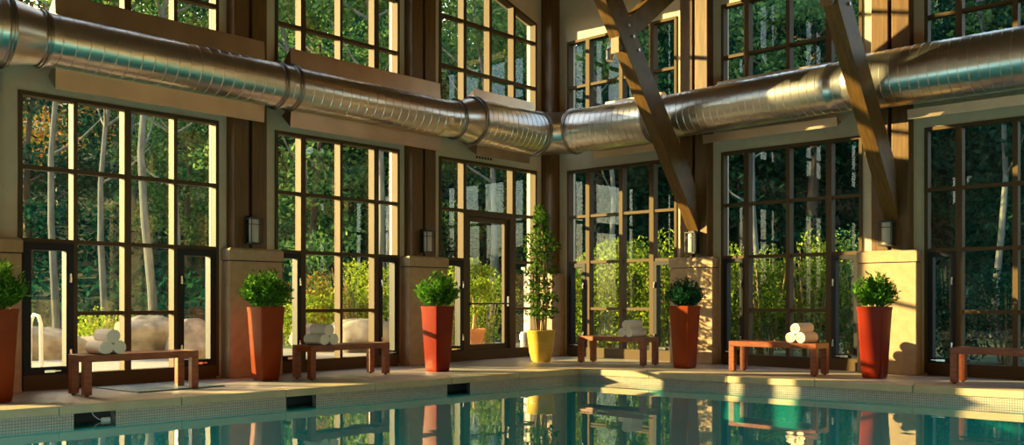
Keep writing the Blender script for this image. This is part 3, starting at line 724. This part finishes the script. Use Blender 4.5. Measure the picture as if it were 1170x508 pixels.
# ------------------------------------------------------------------ wall lanterns, spotlight
def lantern(T, u, w0, label, tilt=0):
    o = empty('wall_lantern', T(u, w0, 1.545), 0, label, 'wall lamp', 'black wall lanterns on the timber columns')
    def P(du, dw, dz): v = T(du, dw, dz); return (v[0], v[1], v[2])
    mb = MB(); 
    def bx(u0,u1,a,b,z0,z1): wbox(mb, T, u0, u1, a, b, z0, z1)
    bx(-.05,.05,0,.02,.0,.33); mb.build('backplate', 'black', o, bevel=.003)
    mb = MB(); bx(-.015,.015,.02,.07,.30,.325); bx(-.08,.08,.02,.165,.285,.30); bx(-.04,.04,.05,.13,.30,.315); mb.build('cap', 'black', o)
    mb = MB(); bx(-.08,.08,.02,.165,.0,.018); bx(-.02,.02,.02,.06,-.012,.0); mb.build('base', 'black', o)
    mb = MB()
    c = T(0,.092,0)
    mb.lathe([(.056,.018),(.058,.03),(.058,.27),(.054,.285)], (c[0],c[1],0), 20); mb.build('shade', 'frost', o, smooth=True)
    for du, dw in ((-.073,.028),(.073,.028),(-.073,.158),(.073,.158)):
        mb = MB(); bx(du-.005,du+.005,dw-.005,dw+.005,.018,.285); mb.build('bar', 'black', o)
    mb = MB(); bx(-.075,.075,.156,.161,.22,.228); bx(-.077,-.072,.03,.158,.22,.228); bx(.072,.077,.03,.158,.22,.228); mb.build('cross_bar', 'black', o)
    return o
lantern(LW, 5.64, .17, 'black and frosted glass lantern on the timber column left of the second window')
lantern(LW, 2.92, .17, 'black and frosted glass lantern on the timber column left of the glazed door')
lantern(RW, 2.83, .17, 'lantern on the timber column nearest the corner on the right wall')
lantern(RW, 5.53, .17, 'lantern on the shaded timber column behind the rightmost planter')
sp = empty('hanging_spotlight', (2.32,-1.5,4.10), 0, 'small metal spotlight hanging beside the diagonal brace near the corner', 'spotlight')
mb = MB(); mb.lathe([(.05,0),(.058,.01),(.058,.13),(.05,.15),(.03,.165),(.015,.17)], n=20); mb.build('lamp_body', 'ring', sp, smooth=True)
mb = MB(); mb.tube([(-.045,0,.13),(-.035,0,.22),(-.01,0,.30),(0,0,.315),(.01,0,.30),(.035,0,.22),(.045,0,.13)], .007, 6); mb.build('yoke', 'chrome', sp)
mb = MB(); mb.tube([(0,0,.31),(.2,0,.36),(.42,0,.40)], .012, 8); mb.build('bracket_arm', 'black', sp)

# ------------------------------------------------------------------ outdoors
def ground_h(x, y):
    db = np.maximum(-x, y); s = (y - .68*x - 5)*.8
    h = np.maximum(0, np.minimum(db-6.5, s)); h2 = np.maximum(0, np.maximum(x-26, np.where(x>-6, -y-29, 0)))  # h2: unseen banks behind the camera, added to block low sky in reflections
    return -.06 + .36*h**1.05*(h>0) + .55*np.where(y<.68*x-4, h2, 0)
def gh(x, y): return float(ground_h(np.array(x,float), np.array(y,float)))
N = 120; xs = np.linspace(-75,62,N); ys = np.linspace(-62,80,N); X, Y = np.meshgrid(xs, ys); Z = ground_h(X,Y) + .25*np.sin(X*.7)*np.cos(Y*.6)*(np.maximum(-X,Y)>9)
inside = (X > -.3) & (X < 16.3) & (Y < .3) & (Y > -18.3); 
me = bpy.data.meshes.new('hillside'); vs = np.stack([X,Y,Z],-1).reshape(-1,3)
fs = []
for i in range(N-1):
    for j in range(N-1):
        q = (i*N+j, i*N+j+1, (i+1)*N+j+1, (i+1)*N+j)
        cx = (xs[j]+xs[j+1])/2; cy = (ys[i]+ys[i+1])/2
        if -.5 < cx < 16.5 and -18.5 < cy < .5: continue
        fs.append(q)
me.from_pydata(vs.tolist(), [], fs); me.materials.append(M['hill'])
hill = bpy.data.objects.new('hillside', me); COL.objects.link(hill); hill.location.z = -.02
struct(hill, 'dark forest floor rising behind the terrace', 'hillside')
mb = MB(); mb.prism([(-5.2,-14),(-.2,-14),(-.2,.2),(16,.2),(16,1.2),(.2,1.2),(-2.2,3.0),(-5.2,3.0)], -.28, -.02)
struct(mb.build('terrace', 'terrace'), 'pale paved terrace outside the tall windows', 'terrace')

CAMP = np.array([9.694,-11.523]); FW = np.array([-.6744,.7384]); RT = np.array([.7384,.6744])
def polar(ang, d): a = math.radians(ang); v = FW*math.cos(a)+RT*math.sin(a); return CAMP+v*d
def boulder(loc, sc, seed, label):
    r_ = np.random.default_rng(seed); bm = bmesh.new(); bmesh.ops.create_icosphere(bm, subdivisions=4, radius=1)
    cuts = [(Vector(r_.normal(size=3)).normalized(), r_.uniform(.62,.85)) for _ in range(14)]
    for v in bm.verts:
        for nrm, d in cuts:
            k = v.co.dot(nrm)
            if k > d: v.co -= nrm*(k-d)*.85
        v.co *= 1+.03*math.sin(v.co.x*9+seed)*math.cos(v.co.y*8)
        v.co = Vector((v.co.x*sc[0], v.co.y*sc[1], v.co.z*sc[2]))
    for f in bm.faces: f.smooth = True
    me = bpy.data.meshes.new('boulder'); bm.to_mesh(me); bm.free(); me.materials.append(M['boulder'])
    o = bpy.data.objects.new('boulder', me); COL.objects.link(o); o.location = loc; o.rotation_euler = (0,0,r_.uniform(0,3))
    return tag(o, label, 'boulder', 'boulders along the terrace edge')
def px2(x, d):   # ground position at image column x (degrees from the view axis) and distance along the axis
    t = (x-585)/1053.9; return CAMP + (FW+RT*t)*d
for i, (x, d, sx, sy, sz, lab) in enumerate([(45,14.5,.75,.6,.42,'pale boulder seen low through the leftmost casement'),(110,15.2,.6,.5,.32,'boulder behind the towels of the leftmost bench'),
        (168,14.8,.7,.55,.50,'large pale boulder seen through the middle panes behind the leftmost bench'),(222,14.9,.6,.55,.52,'tall pale boulder seen through the right casement of the first window'),
        (362,16.6,.55,.5,.40,'boulder behind the towels of the second bench'),(410,16.4,.75,.55,.52,'large grey boulder seen above the second bench'),(447,16.8,.5,.45,.4,'boulder at the right side of the second window')]):
    p = px2(x, d); boulder((p[0],p[1],gh(p[0],p[1])+sz*.45), (sx,sy,sz), i+3, lab)
# outdoor handrail, bollard lamps, cream column, terracotta pot
p = px2(34, 11.3)
hr = empty('outdoor_handrail', (p[0],p[1],-.02), .3, 'curved white metal handrail outside the leftmost casement', 'handrail')
mb = MB(); mb.tube([(0,0,0),(0,0,.55),(.02,0,.66),(.08,0,.74),(.16,0,.72),(.20,0,.62),(.21,0,0)], .022, 10); mb.build('rail', 'white', hr, smooth=True)
p = px2(607, 15.4)
m_ = MB(); m_.box(-.09,.09,-.09,.09,0,1.42); m_.box(-.12,.12,-.12,.12,1.42,1.47)
o = m_.build('outdoor_post', 'cream', bevel=.006, loc=(p[0],p[1],-.03)); tag(o, 'pale cream post outside the pane right of the glazed door', 'post')
p = px2(599, 14.9); m_ = MB(); m_.lathe([(.07,0),(.075,.02),(.06,.03),(.06,.26),(.075,.27),(.075,.36),(.05,.4)], n=20)
o = m_.build('bollard_lamp', 'white', smooth=True, loc=(p[0],p[1],-.02)); tag(o, 'short white bollard lamp outside beside the door', 'lamp')
p = px2(541, 15.6)
tp = empty('potted_tree', (p[0],p[1],-.02), 0, 'small leafy tree in a terracotta pot seen through the glazed door', 'potted plant')
mb = MB(); mb.lathe([(.13,0),(.19,.36),(.215,.37),(.215,.43),(.19,.43),(.18,.39)], n=28); mb.build('pot', 'terracotta', tp, smooth=True)
mb = MB(); mb.tube([(0,0,.38),(.02,.01,.7),(-.02,0,1.0)], [.03,.025,.015], 8); mb.tube([(.02,.01,.6),(.12,.05,1.0)], [.02,.01], 6); mb.build('trunk', 'cane', tp)
c = crown_points(2600, (0,0,1.2), (.3,.3,.5), 26, .16); leaf_object('foliage', c, rng.uniform(.045,.08,len(c)), 'leaf_bush', tp, .5)

def bush(loc, R, H, n, m, label, leaf=.07, stems=14, group='shrubs outside the windows', low=.15):
    o = empty('shrub', loc, random.uniform(0,6), label, 'shrub', group)
    mb = MB()
    for i in range(stems):
        a = random.uniform(0,6.28); q = random.uniform(.2,.95)
        x, y = R*q*math.cos(a), R*q*math.sin(a); mb.tube([(x*.25,y*.25,0),(x*.6,y*.6,H*.4),(x,y,H*random.uniform(.7,.95))], [.018,.012,.005], 5)
    mb.build('stems', 'cane', o)
    k = 40; cc = []; 
    for i in range(k):
        a = random.uniform(0,6.28); q = random.uniform(0,1)**.5; z = H*(low+(1-low)*random.uniform(0,1)**.8); z *= (1-.25*q*q); cc.append((R*q*math.cos(a), R*q*math.sin(a), z))
    cc = np.array(cc); idx = rng.integers(0,k,n); p = rng.normal(size=(n,3)); p /= np.linalg.norm(p,axis=1,keepdims=True); p *= rng.uniform(.1,1,(n,1))**.45*.24
    c = cc[idx]+p; c[:,2] = np.maximum(c[:,2], .03)
    leaf_object('foliage', c, rng.uniform(.7,1.3,n)*leaf, m, o, .5)
    return o
BU = [(408,17.5,.95,1.75,5200,'leaf_yellow','large yellow-green shrub seen through the right panes of the second window'),
      (365,18.0,.55,1.5,2200,'leaf_orange','orange-tinted shrub left of the yellow-green one behind the second window'),
      (345,17.0,.5,1.0,1800,'leaf_bush','low green shrub at the left of the second window'),
      (120,16.0,.5,.75,1700,'leaf_yellow','low yellow-green shrub behind the towels of the leftmost bench'),
      (466,17.6,.4,1.5,1500,'leaf_yellow','narrow yellow-green shrub behind the pilaster of the red planter'),
      (514,17.8,.45,1.7,1800,'leaf_yellow','yellow-green shrub left of the glazed door'),
      (556,18.6,.6,1.5,2200,'leaf_bush','green shrub behind the terracotta pot'),
      (664,16.6,.45,1.75,2600,'leaf_bush','shrub just right of the corner outside'),
      (692,16.4,.60,1.95,4200,'leaf_bush','tall sunlit shrub behind the third bench'),
      (724,16.0,.60,2.25,4200,'leaf_bush','tallest sunlit shrub behind the towels of the third bench'),
      (757,15.7,.50,2.0,3000,'leaf_bush','sunlit shrub behind the dark green potted shrub'),
      (835,15.4,.55,1.95,3000,'leaf_bush','sunlit shrub at the left panes of the window behind the fourth bench'),
      (875,15.2,.60,1.85,3600,'leaf_bush','sunlit shrub in the middle panes behind the fourth bench'),
      (925,14.8,.60,2.0,3600,'leaf_bush','green shrub at the right panes behind the fourth bench'),
      (975,14.8,.50,2.1,2800,'leaf_green','green shrub behind the sunlit pilaster'),
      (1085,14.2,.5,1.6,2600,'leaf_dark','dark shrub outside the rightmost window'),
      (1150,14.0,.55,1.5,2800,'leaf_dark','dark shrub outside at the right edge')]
for x, d, R, Hh, n, m, lab in BU:
    p = px2(x, d); bush((p[0],p[1],gh(p[0],p[1])-.02), R, Hh, n, m, lab, leaf=.075 if d > 16.5 else .065)

# trees: a handful of kinds, each tree an object of its own
def tree_proto(kind, m, H, R, z0, n, trunk_m, tr, leaf, lean=.1, clumps=60, cr=.8):
    o = empty(kind, (0,0,0)); mb = MB()
    pts = [(lean*z*math.sin(z*.5), lean*.6*z*math.cos(z*.35), z) for z in np.linspace(0,H*.93,9)]; mb.tube(pts, [tr*(1-.1*i) for i in range(9)], 9)
    for i in range(9):
        k = random.randint(3,7); q = pts[k]; a = random.uniform(0,6.28); l_ = R*random.uniform(.5,.95)
        mb.tube([q,(q[0]+l_*.5*math.cos(a),q[1]+l_*.5*math.sin(a),q[2]+.5*l_*.6),(q[0]+l_*math.cos(a),q[1]+l_*math.sin(a),q[2]+l_*.8)],[tr*.4,tr*.25,tr*.08],6)
    mb.build('trunk', trunk_m, o, smooth=True)
    c = crown_points(n, (lean*H*.3,0,(H+z0)/2), (R,R,(H-z0)/2), clumps, cr); leaf_object('foliage', c, rng.uniform(.7,1.4,n)*leaf, m, o, .55)
    return o
protos = {
 'green_a': tree_proto('broadleaf_tree','leaf_green',9,2.6,1.2,11000,'trunk',.14,.15,.06,90,.75),
 'green_b': tree_proto('broadleaf_tree','leaf_green',7.5,2.3,.6,9000,'bark',.11,.14,.1,80,.7),
 'dark_a': tree_proto('dark_tree','leaf_dark',9.5,2.5,.6,11000,'bark',.14,.15,.04,90,.75),
 'dark_b': tree_proto('dark_tree','leaf_dark',7,2.2,.3,9000,'bark',.12,.14,.05,80,.7),
 'orange': tree_proto('autumn_tree','leaf_orange',8,2.2,1.6,7500,'trunk',.12,.14,.08,70,.7),
 'slender': tree_proto('slender_tree','leaf_green',11,1.5,6.5,4200,'trunk',.085,.14,.07,40,.6)}
used = set()
LAB = {'green_a':('mid green broadleaf tree in the forest beyond the windows','forest trees, mid green'),'green_b':('low mid green broadleaf tree in the forest beyond the windows','forest trees, low mid green'),
       'dark_a':('tall dark green tree in the forest beyond the windows','forest trees, dark'),'dark_b':('low dark green tree in the forest beyond the windows','forest trees, low dark'),
       'orange':('autumn orange-leaved tree in the forest beyond the windows','forest trees, autumn'),'slender':('slender pale-trunked tree standing in the forest beyond the windows','slender pale-trunked trees')}
def put_tree(k, x, y, s, rz):
    pr = protos[k]; o = copy_tree(pr) if k in used else pr; used.add(k)
    o.location = (x, y, gh(x,y)-.15); o.rotation_euler = (0,0,rz); o.scale = (s,s,s*random.uniform(.92,1.1)); tag(o, LAB[k][0], 'tree', LAB[k][1])
random.seed(21)
spots = []
def ok(x, y, md):
    if max(-x, y) < 7.5 and True: return False
    if y - .68*x < 7: return False
    return all((x-a)**2+(y-b)**2 > md*md for a, b in spots)
for ring_d, cnt, md in ((21,60,2.6),(26,80,3.0),(32,90,3.2),(39,90,3.6),(47,90,4.0)):
    for _ in range(cnt):
        ang = random.uniform(-38,36); d = ring_d*random.uniform(.92,1.1); x, y = polar(ang, d)
        if not ok(x, y, md): continue
        spots.append((x,y)); right_side = ang > 2
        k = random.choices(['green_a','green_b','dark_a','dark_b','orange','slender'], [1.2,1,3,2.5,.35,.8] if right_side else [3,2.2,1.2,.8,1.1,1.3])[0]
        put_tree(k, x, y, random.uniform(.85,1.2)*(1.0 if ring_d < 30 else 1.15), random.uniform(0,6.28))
# pale trunks close behind the glass
for x, d, s in ((66,19,1),(122,18.5,.9),(178,18,1.1),(205,20,.9),(336,20,1),(432,19.5,1),(448,21,.9),(560,21,1),(690,20,.9),(1010,19,.8),(1135,18.5,.9),(868,19,.8)):
    p = px2(x, d); put_tree('slender', p[0], p[1], s, random.uniform(0,6))
# unseen trees added outside the far walls to dim sky reflections in the panes
for i in range(16):
    x, y = 21.5+random.uniform(0,3), -19+i*1.4
    put_tree(random.choice(['green_b','dark_b','green_a']), x, y, random.uniform(.8,1), random.uniform(0,6))
for i in range(15):
    x, y = .5+i*1.4, -23.5-random.uniform(0,3)
    put_tree(random.choice(['green_b','dark_b','green_a']), x, y, random.uniform(.8,1), random.uniform(0,6))
# undergrowth on the slope: uncountable
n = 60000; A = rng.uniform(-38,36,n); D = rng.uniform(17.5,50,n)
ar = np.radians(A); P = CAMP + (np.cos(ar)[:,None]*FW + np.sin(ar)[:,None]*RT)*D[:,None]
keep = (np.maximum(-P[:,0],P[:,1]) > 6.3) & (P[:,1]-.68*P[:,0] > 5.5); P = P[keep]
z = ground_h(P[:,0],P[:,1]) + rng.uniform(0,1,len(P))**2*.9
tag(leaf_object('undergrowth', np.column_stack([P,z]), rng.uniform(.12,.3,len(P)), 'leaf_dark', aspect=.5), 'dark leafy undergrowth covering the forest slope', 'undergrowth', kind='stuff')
